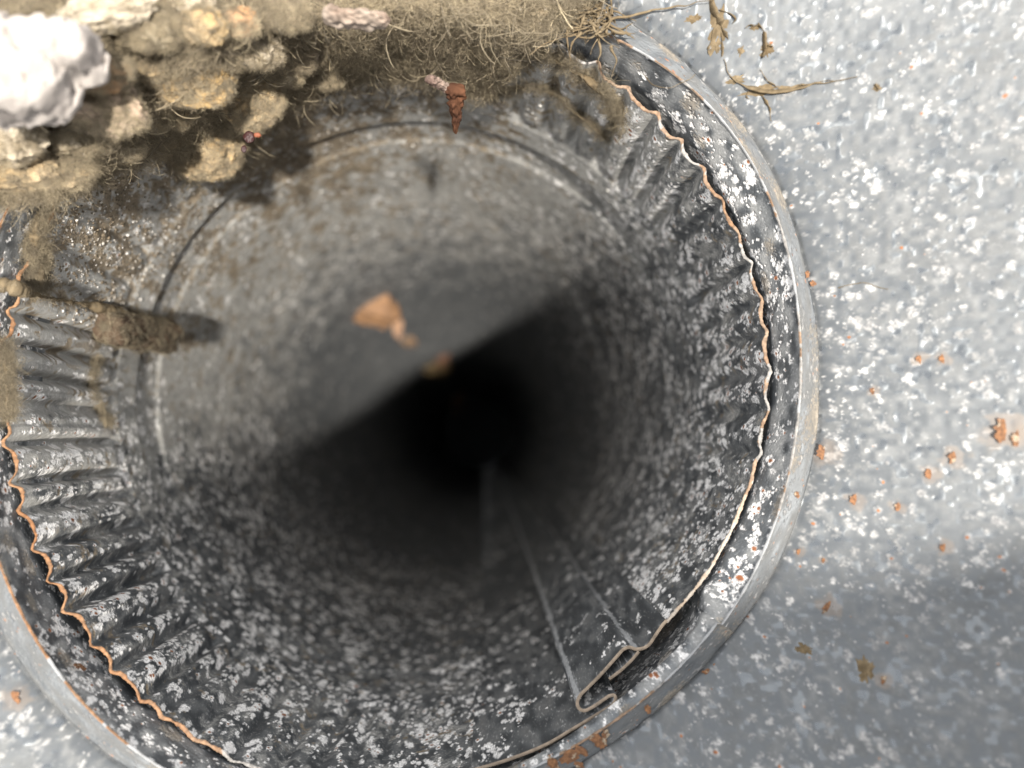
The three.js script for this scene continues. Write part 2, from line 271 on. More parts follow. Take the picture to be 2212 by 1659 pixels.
// ------------------------------------------------------------------ collar round the pipe
const clear = (a) => 0.0015 + 0.0018 * max(0, azEnv(a < AZ0 ? a + 2 * PI : a) - 0.9);
const skirtMin = (a, d) => { const g = abs(wrap180(a * 180 / PI + 58)); return lerp(0.07, 0.0774, (1 - sm(20, 34, g)) * sm(0, 0.004, d)); };
const collar = tag(group('metal_collar'), 'wide galvanized collar ring around the crimped pipe with a flat rolled lip', 'collar');
const LAP = -0.6;                                             // where the collar sheet laps over itself
const lap = (a) => { let t = a - LAP; t -= 2 * PI * floor(t / (2 * PI)); return 0.0009 * (1 - t / (2 * PI)) - 0.00045; };
const CZ = { ...PZ, base: 0.2, crust: 0.75, film: 0.95, fc: 0.27 };
function collarMaps(half) {
  const w = 2048, h = 200, wm = PI * 0.0785, hm = 0.024;
  const { hf, rf } = blooms(w, h, w / wm, 3600, 0.0004, 0.0018, 31 + half, { rust: 0.13, density: (u, v) => { const deg = LAP * 180 / PI + (half + u) * 180; return (1 - 0.88 * sm(35, 50, deg) * (1 - sm(150, 190, deg))) * (0.4 + 0.7 * sm(-0.4, 0.6, vn(u * 30 + half * 50, v * 3, big, big, 6))); } });
  return makeMaps(w, h, (i, j, o) => { const x = (half + (i + 0.5) / w) * wm, y = (j + 0.5) / h * hm, k = j * w + i, fine = 0.6 * vn(x * 5200, y * 5200, big, big, 7) + 0.4 * vn(x * 2300, y * 2300, big, big, 8), mid = vn(x * 420, y * 500, big, big, 9), co = vn(x * 90, y * 90, big, big, 10); zinc(o, hf[k], rf[k], fine, mid, co, 0.6 * sm(0.5, 0.8, vn(x * 160, y * 260, big, big, 15) + 0.25 * fine), CZ); });
}
function twoHalves(nu, nv, f) {  // a ring as two grids with a texture each, joined into one mesh with two materials
  const g = [0, 1].map((h) => grid(nu, nv, (u, v) => f(LAP + (h + u) * PI, v), (u, v) => [u, v]));
  return mergeGeometries(g, true);
}
const collarMats = [0, 1].map((h) => metalMat(collarMaps(h), 0.0005));
mesh('collar_wall', twoHalves(500, 24, (a, v) => { const d = v * 0.024, r = max(lerp(edgeR(a) + lap(a), min(edgeR(a), rimR(a) + clear(a)), min(1, d / (HC(a) - 0.0006))), skirtMin(a, d)); return [cos(a) * r, HC(a) - d, -sin(a) * r]; }), collarMats, collar);
mesh('skirt', grid(300, 6, (u, v) => { const a = LAP + u * 2 * PI, d = 0.024 + v * 0.03, r = max(rimR(a) + 0.0042, skirtMin(a, d)); return [cos(a) * r, HC(a) - d, -sin(a) * r]; }, (u, v) => [u, v]), darkMetal, collar);
mesh('light_seal_ring', grid(300, 1, (u, v) => { const a = u * 2 * PI, r = lerp((a > 4.6 && a < 5.75 ? 0.0772 : wallR(a > 5 ? a - 2 * PI : a, 0.044) + 0.0004), edgeR(a) + 0.002, v); return [cos(a) * r, HC(a) - 0.0535, -sin(a) * r]; }, (u, v) => [u, v]), darkMetal, collar);  // unseen ring, added to stop light leaking up through the gap
const lipR = four([0.08248, 0.0019, 0.00303, 0.00012, 0.00105, 0.00067, -0.00014, -0.00043, -0.00047, -0.00025, -0.00004]);
const lipOut = (a) => max(lipR(a) - 0.0004, edgeR(a) + 0.0031);
function bandMaps() {
  const w = 2048, h = 64, wm = 0.5, hm = 0.007;
  const { hf, rf } = blooms(w, h, w / wm, 1500, 0.0004, 0.0012, 41, { rust: 0.2 });
  return makeMaps(w, h, (i, j, o) => { const x = (i + 0.5) / w * wm, y = (j + 0.5) / h * hm, k = j * w + i, fine = 0.6 * vn(x * 4000, y * 5200, big, big, 17) + 0.4 * vn(x * 2300, y * 2300, big, big, 18), mid = vn(x * 300, y * 900, big, big, 19); zinc(o, hf[k] * 0.85, rf[k], fine, mid, vn(x * 60, y * 60, big, big, 20), 0.5 * sm(0.55, 0.9, vn(x * 120, y * 200, big, big, 25) + 0.3 * fine), { ...PZ, base: 0.09, metal: 0.5, film: 0.8, fc: 0.09, crust: 0.28, rough: 0.6, t0: 0.06, t1: 0.8, edge: 0.3 }); });
}
const bandMat = metalMat(bandMaps(), 0.0004);
// the lip: out from the edge, a soft hump, then down into the groove
mesh('rolled_lip', grid(900, 14, (u, v) => {
  const a = LAP + u * 2 * PI, ri = edgeR(a) + lap(a), ro = lipOut(a);
  const t = v, r = lerp(ri, ro, min(1, t * 1.05)), y = HC(a) + 0.0003 + 0.00035 * sin(min(1, t * 1.1) * PI * 0.6) - 0.0016 * sm(0.86, 1, t) + 0.0003 * n3(a * 7, 2, 5);
  return [cos(a) * r, y + 0.0002 * n3(a * 20, v * 2, 0), -sin(a) * r];
}, (u, v) => [u, v]), bandMat, collar);
mesh('rust_line', paint(grid(1800, 4, (u, v) => { const a = LAP + u * 2 * PI, w = 0.00022 + 0.00016 * n3(a * 40, 2, 2), r = edgeR(a) + lap(a) + (v - 0.5) * 2 * w + 0.00008 * n3(a * 300, 1, 1); return [cos(a) * r, HC(a) + 0.00035 + 0.00035 * sin(v * PI), -sin(a) * r]; }, (u, v) => [u, v]), (x, y, z) => { const t = n3(x * 90, 2, z * 90) + 0.5 * n3(x * 500, 2, z * 500); const c = rustTint(x, y, z); return t > -0.12 ? c : [0.3, 0.3, 0.3]; }), edgeMat, collar);

// ------------------------------------------------------------------ the sheet outside
function sheetY(x, z) {
  const a = atan2(-z, x), s = max(0, hypot(x, z) - lipOut(a));
  return HC(a) + 0.0009 - 0.0012 * exp(-s / 0.0016) + 0.5 * s + 0.0006 * n3(x * 22, 1, z * 22);
}
const atSheet = (px, py, up = 0) => { let y = 0.009, p; for (let i = 0; i < 6; i++) { p = at(px, py, y); y = sheetY(p.x, p.z) + up; } p.y = y; return p; };
const SX0 = -0.15, SX1 = 0.2, SZ0 = -0.14, SZ1 = 0.14;
const RUST = [[1780, 976, 15, 17], [2172, 930, 20, 22], [2200, 948, 14, 14], [2063, 988, 12, 13], [1988, 775, 9, 9], [2038, 776, 9, 8], [1943, 1095, 9, 10], [1790, 1310, 8, 16], [2040, 1183, 9, 9], [1887, 844, 7, 7], [2010, 1025, 12, 9], [1848, 1080, 11, 11], [30, 1510, 16, 12], [1727, 1192, 7, 6], [1780, 1211, 5, 5], [1912, 1470, 10, 8]];
function sheetMaps() {
  const spots = RUST.map(([x, y, a, b]) => ({ p: atSheet(x, y), r: mmPx((a + b) / 2, 0.01) }));
  const w = 2048, h = 1638, wm = SX1 - SX0, hm = SZ1 - SZ0;
  const { hf, rf } = blooms(w, h, w / wm, 44000, 0.0003, 0.0014, 51, { rust: 0.03, density: (u, v) => 0.3 + 0.75 * sm(-0.3, 0.5, vn(u * 60, v * 48, big, big, 21)) });
  return makeMaps(w, h, (i, j, o) => {
    const x = (i + 0.5) / w * wm, y = (j + 0.5) / h * hm, k = j * w + i;
    const fine = 0.6 * vn(x * 3000, y * 3000, big, big, 27) + 0.4 * vn(x * 1500, y * 1500, big, big, 28), mid = vn(x * 900, y * 900, big, big, 29), spang = vn(x * 1000, y * 1000, big, big, 31), flake = sm(0.42, 0.75, spang + 0.5 * vn(x * 330, y * 330, big, big, 32));
    zinc(o, hf[k], rf[k], fine, mid, vn(x * 60, y * 60, big, big, 30), 0, { ...PZ, base: 0.1 + 0.045 * flake, metal: 0.3 + 0.5 * flake, rough: 0.46 - 0.14 * flake, film: 0.5 * (1 - flake), fc: 0.088 * (1 + 0.5 * mid + 0.3 * spang) * (1.1 + 0.45 * vn(x * 330, y * 330, big, big, 33) + 0.3 * vn(x * 90, y * 90, big, big, 35)), crust: 0.33 * (1 + 0.4 * vn(x * 200, y * 200, big, big, 34)), t0: 0.05, t1: 0.95, edge: 0.34 });
    for (const q of spots) { const dx = x + SX0 - q.p.x, dz = y + SZ0 - q.p.z; if (abs(dx) > 0.006 || abs(dz) > 0.006) continue; const t = sm(0, 1, (2.1 * q.r - hypot(dx, dz)) / q.r + 0.7 * mid + 0.35 * fine) * 0.4; o[0] = lerp(o[0], 0.17, t); o[1] = lerp(o[1], 0.125, t); o[2] = lerp(o[2], 0.09, t); o[4] *= 1 - t; }
    o[5] = 0.3 + 0.2 * flake * (0.5 + mid) + 0.12 * mid + 0.25 * hf[k];
  });
}
const sheetMat = metalMat(sheetMaps(), 0.0002);
{
  const NU = 720, NR = 90;
  const g = grid(NU, NR, (u, v) => { const a = u * 2 * PI, r = lipOut(a) - 0.0004 + (0.115 * v * v * 0.7 + 0.115 * v * 0.3), x = cos(a) * r, z = -sin(a) * r; return [x, sheetY(x, z), z]; }, (u, v) => [u, v]);
  const p = g.attributes.position, uv = g.attributes.uv; for (let i = 0; i < p.count; i++) uv.setXY(i, (p.getX(i) - SX0) / (SX1 - SX0), (p.getZ(i) - SZ0) / (SZ1 - SZ0));
  tag(mesh('galvanized_sheet', g, sheetMat), 'sunlit galvanized steel sheet with white corrosion specks surrounding the collar', 'metal sheet');
}

// ------------------------------------------------------------------ debris at the top: matted fibre, pebbles, twigs
function wallAt(px, py, lift = 0) {                           // the point of the inner wall that the ray meets
  const d = ray(px, py); let lo = 0.1, hi = 2.2;
  for (let k = 0; k < 24; k++) { const t = (lo + hi) / 2, x = CAM.x + d.x * t, y = CAM.y + d.y * t, z = CAM.z + d.z * t; let a = atan2(-z, x); if (a < AZ0) a += 2 * PI; const r = a > AZ1 ? 0.0735 : wallR(a, max(0, -y)); if (hypot(x, z) > r && y < 0.001) hi = t; else lo = t; }
  const p = CAM.clone().addScaledVector(d, lo), h = hypot(p.x, p.z); p.x -= p.x / h * lift; p.z -= p.z / h * lift; return p;
}
const grain = (c, k, s = 700, a = 0.35) => (x, y, z) => { const q = 1 + a * fbm3(x * s + k, y * s, z * s, 3), t = 0.5 + 0.6 * n3(x * 160 + k * 3, y * 160, z * 160); const m = c[1] ? [0, 1, 2].map((i) => lerp(c[0][i], c[1][i], min(1, max(0, t)))) : c[0]; return m.map((v) => max(0.01, v * q)); };
const stoneMat = new THREE.MeshPhysicalMaterial({ vertexColors: true, roughness: 1, specularIntensity: 0.15 });
const tuftMat = new THREE.MeshStandardMaterial({ color: 0xffffff, roughness: 0.9, side: THREE.DoubleSide });

// one tuft: a handful of fine curled hairs
function tube(pts, rad, radial, out) {                         // appends a thin tube to out = {pos, ix}
  const n = pts.length, base = out.pos.length / 3, T = v3(), N = v3(0.31, 0.77, 0.55), Bn = v3();
  for (let i = 0; i < n; i++) {
    T.copy(pts[min(n - 1, i + 1)]).sub(pts[max(0, i - 1)]).normalize();
    N.addScaledVector(T, -N.dot(T)).normalize(); Bn.crossVectors(T, N);
    const r = typeof rad === 'function' ? rad(i / (n - 1)) : rad;
    for (let k = 0; k < radial; k++) { const a = k / radial * 2 * PI, rr = Array.isArray(r) ? r : [r, r]; out.pos.push(pts[i].x + (N.x * cos(a) * rr[0] + Bn.x * sin(a) * rr[1]), pts[i].y + (N.y * cos(a) * rr[0] + Bn.y * sin(a) * rr[1]), pts[i].z + (N.z * cos(a) * rr[0] + Bn.z * sin(a) * rr[1])); }
    if (i) for (let k = 0; k < radial; k++) { const a = base + (i - 1) * radial + k, b = base + (i - 1) * radial + (k + 1) % radial; out.ix.push(a, a + radial, b, b, a + radial, b + radial); }
  }
}
const toGeo = (o) => { const g = new THREE.BufferGeometry(); g.setAttribute('position', new THREE.BufferAttribute(new Float32Array(o.pos), 3)); g.setIndex(o.ix); g.computeVertexNormals(); return g; };
function tuftGeo(seed, hairs, len, rad) {
  const R = rng(seed), out = { pos: [], ix: [] };
  for (let h = 0; h < hairs; h++) {
    const p = v3((R() - 0.5) * len * 0.7, R() * len * 0.08, (R() - 0.5) * len * 0.7), a = R() * 2 * PI, d = v3(cos(a), (R() - 0.4) * 0.7, sin(a)), L = len * (0.4 + 0.8 * R()), pts = [p.clone()], curl = (R() - 0.5) * 2.6, n = 8;
    for (let i = 0; i < n; i++) { d.applyAxisAngle(v3(R() - 0.5, 1, R() - 0.5).normalize(), curl * (0.3 + R() * 0.7)); d.y += (R() - 0.52) * 0.5; d.normalize(); p.addScaledVector(d, L / n); pts.push(p.clone()); }
    tube(pts, rad * (0.6 + 0.8 * R()), 3, out);
  }
  return toGeo(out);
}
const TUFTS = [tuftGeo(1, 34, 0.0024, 0.000015), tuftGeo(2, 26, 0.004, 0.000019), tuftGeo(3, 36, 0.0021, 0.000014)];
// scatter instances: spots = [{p, n, s, c}]
function scatter(name, geo, mat, spots, parent, seed) {
  const R = rng(seed), m = new THREE.InstancedMesh(geo, mat, spots.length), q = new THREE.Quaternion(), M = new THREE.Matrix4(), up = v3(0, 1, 0), tw = new THREE.Quaternion(), c = new THREE.Color();
  spots.forEach((s, i) => { q.setFromUnitVectors(up, s.n).multiply(tw.setFromAxisAngle(up, R() * 2 * PI)); M.compose(s.p, q, v3(s.s, s.s * (s.f ?? 1), s.s)); m.setMatrixAt(i, M); m.setColorAt(i, c.setRGB(...s.c)); });
  m.name = parent === scene ? numbered(name) : name; m.castShadow = m.receiveShadow = true; m.userData.kind = 'stuff'; parent.add(m); return m;
}
const hairTone = (R, dark = 0) => { const t = R(), q = (0.5 + 0.9 * R()) * (1 - dark); return [lerp(0.18, 0.38, t) * q, lerp(0.145, 0.31, t) * q, lerp(0.1, 0.2, t) * q]; };

// --- the mat
const BOUND = [[-140, -170], [1350, -170], [1310, -30], [1255, 30], [1180, 70], [1130, 105], [1112, 160], [1062, 203], [1010, 213], [960, 198], [925, 168], [880, 178], [820, 170], [740, 188], [660, 213], [600, 255], [560, 300], [535, 345], [522, 372], [470, 380], [420, 372], [380, 345], [330, 332], [280, 350], [220, 385], [150, 418], [80, 432], [-140, 440]];
function sdBound(x, y) {                                       // distance inside the outline, in photograph pixels
  let best = 1e9, inside = false;
  for (let i = 0, j = BOUND.length - 1; i < BOUND.length; j = i++) {
    const [ax, ay] = BOUND[j], [bx, by] = BOUND[i], dx = bx - ax, dy = by - ay, t = min(1, max(0, ((x - ax) * dx + (y - ay) * dy) / (dx * dx + dy * dy))); best = min(best, hypot(x - ax - dx * t, y - ay - dy * t));
    if ((ay > y) !== (by > y) && x < (bx - ax) * (y - ay) / (by - ay) + ax) inside = !inside;
  }
  return inside ? best : -best;
}
const BX = -200, BY = -220, BS = 12, BN = 140, BM = 64, BASE = new Float32Array((BN + 1) * (BM + 1));   // what lies under the mat: collar and sheet outside, the wall inside
for (let j = 0; j <= BM; j++) for (let i = 0; i <= BN; i++) {
  const px = BX + i * BS, py = BY + j * BS, p = at(px, py, 0), inn = (rimR(azOf(p)) - hypot(p.x, p.z)) * 1000;   // mm inside the rim
  const out = min(0.02, sheetY(p.x * 0.93, p.z * 0.93) + 0.001); BASE[j * (BN + 1) + i] = inn < -1 ? out : max(min(out, wallAt(px, py).y + 0.0035), out - 0.0023 * (inn + 1));
}
function baseY(px, py) { const x = min(BN - 0.001, max(0, (px - BX) / BS)), y = min(BM - 0.001, max(0, (py - BY) / BS)), i = floor(x), j = floor(y), fx = x - i, fy = y - j, k = j * (BN + 1) + i; return lerp(lerp(BASE[k], BASE[k + 1], fx), lerp(BASE[k + BN + 1], BASE[k + BN + 2], fx), fy); }
function matTop(px, py) {
  const sd = sdBound(px, py) + 14 * fv(px / 42, py / 42, 3, 3), t = sd / 330, left = sm(900, 150, px);
  const lump = 0.0022 * fv(px / 95, py / 95, 40, 3) + 0.0011 * fv(px / 17, py / 17, 44, 4);
  const lift = 0.0004 + 0.0013 * sm(0, 60, sd) + 0.0018 * sm(50, 140, sd) + (0.002 + 0.014 * left) * sm(0.3, 1.15, t) + lump * sm(0, 40, sd); return { sd, lift, h: baseY(px, py) + lift };
}
const debris = tag(group('matted_debris'), 'brown mat of fuzzy lint, roots and dirt draped over the top of the pipe opening', 'lint mat');
{
  const X0 = -140, Y0 = -170, S = 3, nx = 498, ny = 207, pos = [], low = [], ok = [], id = new Map(), ix = [], P = [];
  for (let j = 0; j <= ny; j++) for (let i = 0; i <= nx; i++) { const px = X0 + i * S, py = Y0 + j * S, m = matTop(px, py); ok.push(m.sd > -3); const p = at(px, py, m.h), th = m.lift + 0.002; pos.push(p); const l = at(px, py, m.h - th - 0.0002); low.push(l); }
  const use = (k, bot) => { const key = k * 2 + bot; if (!id.has(key)) { id.set(key, P.length / 3); const p = bot ? low[k] : pos[k]; P.push(p.x, p.y, p.z); } return id.get(key); };
  for (let j = 0; j < ny; j++) for (let i = 0; i < nx; i++) { const a = j * (nx + 1) + i, b = a + 1, c = a + nx + 1, d = c + 1; if (!(ok[a] && ok[b] && ok[c] && ok[d])) continue; ix.push(use(a, 0), use(c, 0), use(b, 0), use(b, 0), use(c, 0), use(d, 0), use(a, 1), use(b, 1), use(c, 1), use(b, 1), use(d, 1), use(c, 1)); }
  const g = new THREE.BufferGeometry(); g.setAttribute('position', new THREE.BufferAttribute(new Float32Array(P), 3)); g.setIndex(ix); g.computeVertexNormals();
  paint(g, (x, y, z) => { const t = 0.5 + 0.55 * fbm3(x * 90, y * 90, z * 90, 3), q = 0.85 + 0.55 * fbm3(x * 900, y * 900, z * 900, 3); return [lerp(0.16, 0.36, t) * q, lerp(0.125, 0.275, t) * q, lerp(0.08, 0.17, t) * q].map((v) => max(0.012, v)); });
  mesh('dirt_crust', g, stoneMat, debris);
  const R = rng(7), lists = [[], [], []];
  for (let k = 0; k < 30000; k++) {
    const px = -120 + R() * 1460, py = -150 + R() * 620, m = matTop(px, py); if (m.sd < -2) continue;
    const edge = m.sd < 40, p = at(px, py, m.h + 0.0002), n = v3((R() - 0.5) * 0.9, 1, (R() - 0.5) * 0.9 + (edge ? 0.5 : 0)).normalize();
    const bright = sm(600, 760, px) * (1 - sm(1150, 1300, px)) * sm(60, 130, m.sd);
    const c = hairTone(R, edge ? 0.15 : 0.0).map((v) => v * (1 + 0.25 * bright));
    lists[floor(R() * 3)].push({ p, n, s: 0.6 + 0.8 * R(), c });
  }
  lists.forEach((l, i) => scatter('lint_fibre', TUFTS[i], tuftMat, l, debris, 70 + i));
  const coarse = []; for (let k = 0; k < 700; k++) { const px = 60 + R() * 1260, py = -100 + R() * 520, m = matTop(px, py); if (m.sd < 4) continue; coarse.push({ p: at(px, py, m.h + 0.0003), n: v3((R() - 0.5) * 0.6, 1, (R() - 0.5) * 0.6).normalize(), s: 0.6 + 0.8 * R(), c: hairTone(R, R() < 0.5 ? 0.5 : 0) }); }
  scatter('root_hair', tuftGeo(9, 5, 0.009, 0.00005), tuftMat, coarse, debris, 79);
  const crumbs = []; { for (let k = 0; k < 900; k++) { const px = -100 + R() * 1400, py = -120 + R() * 560, m = matTop(px, py); if (m.sd < 8) continue; const t = R(), q = 0.6 + 0.7 * R(); crumbs.push({ p: at(px, py, m.h), n: v3(R() - 0.5, 1, R() - 0.5).normalize(), s: 0.35 + 1.1 * R() * R(), c: t < 0.6 ? [0.22 * q, 0.165 * q, 0.1 * q] : [0.36 * q, 0.29 * q, 0.2 * q] }); }
    const small = new THREE.IcosahedronGeometry(0.0009, 4), sp = small.attributes.position; for (let i = 0; i < sp.count; i++) { const x = sp.getX(i) * 1200, y = sp.getY(i) * 1200, z = sp.getZ(i) * 1200, k = 1 + 0.4 * n3(x, y, z) + 0.2 * n3(x * 3, y * 3, z * 3); sp.setXYZ(i, sp.getX(i) * k, sp.getY(i) * k * 0.8, sp.getZ(i) * k); } small.computeVertexNormals();
    scatter('soil_crumb', small, new THREE.MeshStandardMaterial({ roughness: 0.95 }), crumbs, debris, 80); }
}

// --- pebbles
function rock(seed, rx, ry, rz, rough = 0.16, facet = 0) {     // a lumpy stone about its own centre
  let g = new THREE.IcosahedronGeometry(1, 44); g.deleteAttribute('uv'); g.deleteAttribute('normal'); g = mergeVertices(g, 1e-5);
  const p = g.attributes.position, v = v3();
  for (let i = 0; i < p.count; i++) {
    v.fromBufferAttribute(p, i); let k = 1 + rough * fbm3(v.x * 1.3 + seed, v.y * 1.3, v.z * 1.3, 3) + 0.045 * fbm3(v.x * 5 + seed, v.y * 5, v.z * 5, 3) + 0.034 * fbm3(v.x * 13 + seed, v.y * 13, v.z * 13, 3) - 0.05 * pow(1 - abs(n3(v.x * 3.4 + seed, v.y * 3.4, v.z * 3.4)), 9);
    if (facet) { const f = n3(v.x * 2.2 + seed * 2, v.y * 2.2, v.z * 2.2); k -= facet * abs(f) ; }
    p.setXYZ(i, v.x * k * rx, v.y * k * ry, v.z * k * rz);
  }
  g.computeVertexNormals(); return g;
}
const TAN = [[0.34, 0.235, 0.115], [0.265, 0.21, 0.14]], PINK = [[0.33, 0.245, 0.18], [0.28, 0.235, 0.175]], ORANGE = [[0.36, 0.19, 0.085], [0.26, 0.195, 0.13]], PALE = [[0.37, 0.32, 0.25], [0.31, 0.26, 0.19]], GREY = [[0.2, 0.17, 0.12], [0.26, 0.215, 0.15]];
const PEB = 'pebbles caught in the fibre mat';
function pebble(px, py, rx, ry, up, tones, hairs, label, turn = 0) {
  const y = matTop(px, py).h + up + 0.0012, p = at(px, py, y), k = mmPx(1, y), seed = px * 0.37 + py * 0.11, R = rng(px * 7 + py);
  const g = tag(group('pebble', p), label, 'pebble', PEB); g.rotation.y = turn;
  const geo = paint(rock(seed, rx * 1.13 * k, (rx + ry) * 0.4 * k, ry * 1.13 * k, 0.2, 0.12), grain(tones, seed));
  mesh('stone', geo, stoneMat, g);
  const P = geo.attributes.position, N = geo.attributes.normal, spots = [];
  for (let i = 0; i < hairs * 5; i++) { const j = floor(R() * P.count), n = v3().fromBufferAttribute(N, j); if (n.y < -0.2) { continue; } const patch = n3(P.getX(j) * 300 + seed, P.getY(j) * 300, P.getZ(j) * 300); if (patch > 0.42) continue; spots.push({ p: v3().fromBufferAttribute(P, j).multiplyScalar(1.0), n, s: 0.45 + 0.5 * R(), f: 0.55, c: hairTone(R).map((v) => v * 1.05) }); }
  if (spots.length) scatter('lint_coat', TUFTS[2], tuftMat, spots, g, px + py);
}
pebble(450, 318, 72, 66, 0.0005, TAN, 420, 'yellowish tan pebble furred with lint at the lowest edge of the mat');
pebble(541, 208, 62, 66, 0.002, TAN, 380, 'two-toned pebble with grey fuzz, right beside the yellow pebble');
pebble(415, 168, 84, 62, 0.002, [[0.36, 0.23, 0.09], [0.25, 0.2, 0.13]], 300, 'large pebble with a bright yellow upper face and fuzzy lower half', 0.15);
pebble(552, 103, 58, 42, 0.003, PALE, 120, 'pale cream pebble above the two-toned pebble');
pebble(516, 48, 40, 30, 0.003, ORANGE, 60, 'small orange-spotted pebble near the top edge');
pebble(440, 58, 48, 38, 0.003, TAN, 60, 'small yellow-tan pebble left of the orange-spotted one');
pebble(222, 232, 80, 58, 0.002, PINK, 260, 'pinkish cream pebble below the rust-orange stone', -0.1);
pebble(205, 155, 66, 40, 0.004, ORANGE, 160, 'rust-orange topped pebble beside the white rock');
pebble(25, 295, 66, 52, 0.003, PALE, 120, 'smooth tan pebble under the white rock at the left edge');
pebble(55, 368, 78, 44, 0.001, TAN, 200, 'tan fuzzy pebble at the lower left end of the mat');
pebble(320, 62, 62, 46, 0.003, GREY, 200, 'greyish lint-covered pebble in the upper left cluster');
pebble(232, 20, 92, 44, 0.006, PALE, 20, 'broad pale blurred pebble at the top beside the white rock', 0.2);
pebble(415, 8, 44, 28, 0.004, PALE, 30, 'cream pebble cut off by the top edge of the picture');
pebble(657, 108, 44, 40, 0.001, PINK, 260, 'pink-tan pebble half buried in fuzz right of the others');
pebble(620, 30, 50, 34, 0.001, GREY, 220, 'dull tan pebble buried in fuzz near the top centre');
pebble(335, 258, 28, 26, 0.001, GREY, 90, 'small grey-tan pebble between the pink and yellow pebbles');
pebble(145, 300, 26, 22, 0.001, PALE, 40, 'tiny cream pebble in the dark hollow below the pink pebble');
pebble(485, 262, 40, 34, 0.0, GREY, 160, 'small dusty pebble wedged between the yellow pebble and the two-toned pebble');
pebble(372, 238, 46, 34, 0.0, TAN, 160, 'tan pebble under the large yellow-faced pebble, left of the lowest one');
pebble(322, 140, 44, 40, 0.001, TAN, 120, 'tan pebble between the rust-orange stone and the large yellow-faced pebble');
pebble(610, 150, 44, 36, 0.0, GREY, 160, 'dusty grey-tan pebble between the cream pebble and the pink-tan pebble');
pebble(480, 128, 34, 30, 0.001, GREY, 80, 'little grey pebble squeezed left of the pale cream pebble');
pebble(700, 160, 46, 30, -0.001, GREY, 200, 'low dust-coloured pebble at the right end of the pebble cluster');
pebble(140, 372, 54, 34, -0.001, TAN, 200, 'flat tan pebble on the lower edge of the mat near the left');
pebble(262, 318, 46, 30, -0.001, GREY, 160, 'dull pebble on the lower mat edge left of the lowest yellow pebble');
// the white rock, nearest to the lens
{
  const y = 0.041, k = mmPx(1, y), out = [[-80, 30], [10, 22], [38, 40], [60, 34], [112, 40], [172, 66], [166, 104], [150, 116], [108, 122], [100, 172], [78, 196], [36, 212], [-80, 214]];
  const c = at(60, 135, y), g = tag(group('white_rock', c), 'bright white jagged rock in full sun at the left edge', 'rock');
  const pts = out.map(([px, py]) => { const p = at(px, py, y); return new THREE.Vector2(p.x - c.x, -(p.z - c.z)); }), shape = new THREE.Shape(pts);
  let e = new THREE.ExtrudeGeometry(shape, { depth: 0.006, bevelEnabled: true, bevelThickness: 0.0022, bevelSize: 0.0016, bevelOffset: -0.001, bevelSegments: 3, steps: 6, curveSegments: 4 });
  e.rotateX(-PI / 2); e.translate(0, -0.008, 0); e.deleteAttribute('uv'); e.deleteAttribute('normal');
  // the flat faces need points inside them to be lumpy
  const { TessellateModifier } = await import('three/addons/modifiers/TessellateModifier.js');
  e = new TessellateModifier(0.0009, 8).modify(e.toNonIndexed ? (e.index ? e.toNonIndexed() : e) : e); e = mergeVertices(e, 1e-6);
  const p = e.attributes.position, v = v3();
  for (let i = 0; i < p.count; i++) { v.fromBufferAttribute(p, i); const q = 0.0012 * fbm3(v.x * 150, v.y * 150, v.z * 150, 3) - 0.0022 * abs(n3(v.x * 90, v.y * 90, v.z * 90)), w = 0.001 * fbm3(v.x * 420, v.y * 420, v.z * 420, 4); p.setXYZ(i, v.x + q * 0.5 + w, v.y + q * 1.6 + w, v.z + q * 0.4 - w); }
  e.computeVertexNormals(); mesh('stone', paint(e, grain([[0.36, 0.325, 0.295], [0.27, 0.24, 0.22]], 5, 500, 0.25)), stoneMat, g);
}

// --- twigs, bark, buds
function woody(seed, A, B, ra, rb, tones, opt = {}) {           // a knobbly stub from A to B in a group at A
  const L = A.distanceTo(B), nu = 44, nv = 60, sq = opt.square ?? 0;
  const g = grid(nu, nv, (u, v) => { const a = u * 2 * PI, t = v, cap = sqrt(max(0, 1 - pow(abs(t * 2 - 1), opt.cap ?? 14))); let r = lerp(ra, rb, t) * cap; r *= 1 + sq * cos(a * 4) + 0.2 * fbm3(cos(a) * 1.2 + seed, sin(a) * 1.2, t * 3, 3) + (opt.rings ? 0.13 * abs(sin(t * opt.rings * PI + cos(a) * 1.2)) : 0) + 0.09 * n3(cos(a) * 5 + seed, sin(a) * 5, t * 4) + 0.06 * fbm3(cos(a) * 9 + seed, sin(a) * 9, t * 16, 2) + (opt.ragged ?? 0) * sm(0.02, 0.14, t) * (1 - sm(0.95, 1, t)) * (abs(n3(cos(a) * 2.2 + seed, sin(a) * 2.2, t * 5)) * 1.6 - 0.3 + 0.8 * n3(cos(a) * 4 + seed, sin(a) * 4, t * 11)); return [cos(a) * r, t * L + (v > 0.9 ? 0.08 * L * n3(cos(a) * 2 + seed, sin(a) * 2, 4) * (v - 0.9) * 10 : 0), sin(a) * r * (opt.flat ?? 1)]; }, (u, v) => [u, v]);
  const q = new THREE.Quaternion().setFromUnitVectors(v3(0, 1, 0), B.clone().sub(A).normalize()); g.applyQuaternion(q);
  return paint(g, grain(tones, seed, 900, 0.5));
}
function furred(parent, geo, n, s0, seed, dark = 0.2, off = v3()) { const R = rng(seed), P = geo.attributes.position, N = geo.attributes.normal, spots = []; for (let i = 0; i < n; i++) { const j = floor(R() * P.count); spots.push({ p: v3().fromBufferAttribute(P, j).add(off), n: v3().fromBufferAttribute(N, j).normalize(), s: s0 * (0.6 + 0.8 * R()), f: 0.6, c: hairTone(R, dark) }); } scatter('lint_coat', TUFTS[2], tuftMat, spots, parent, seed); }
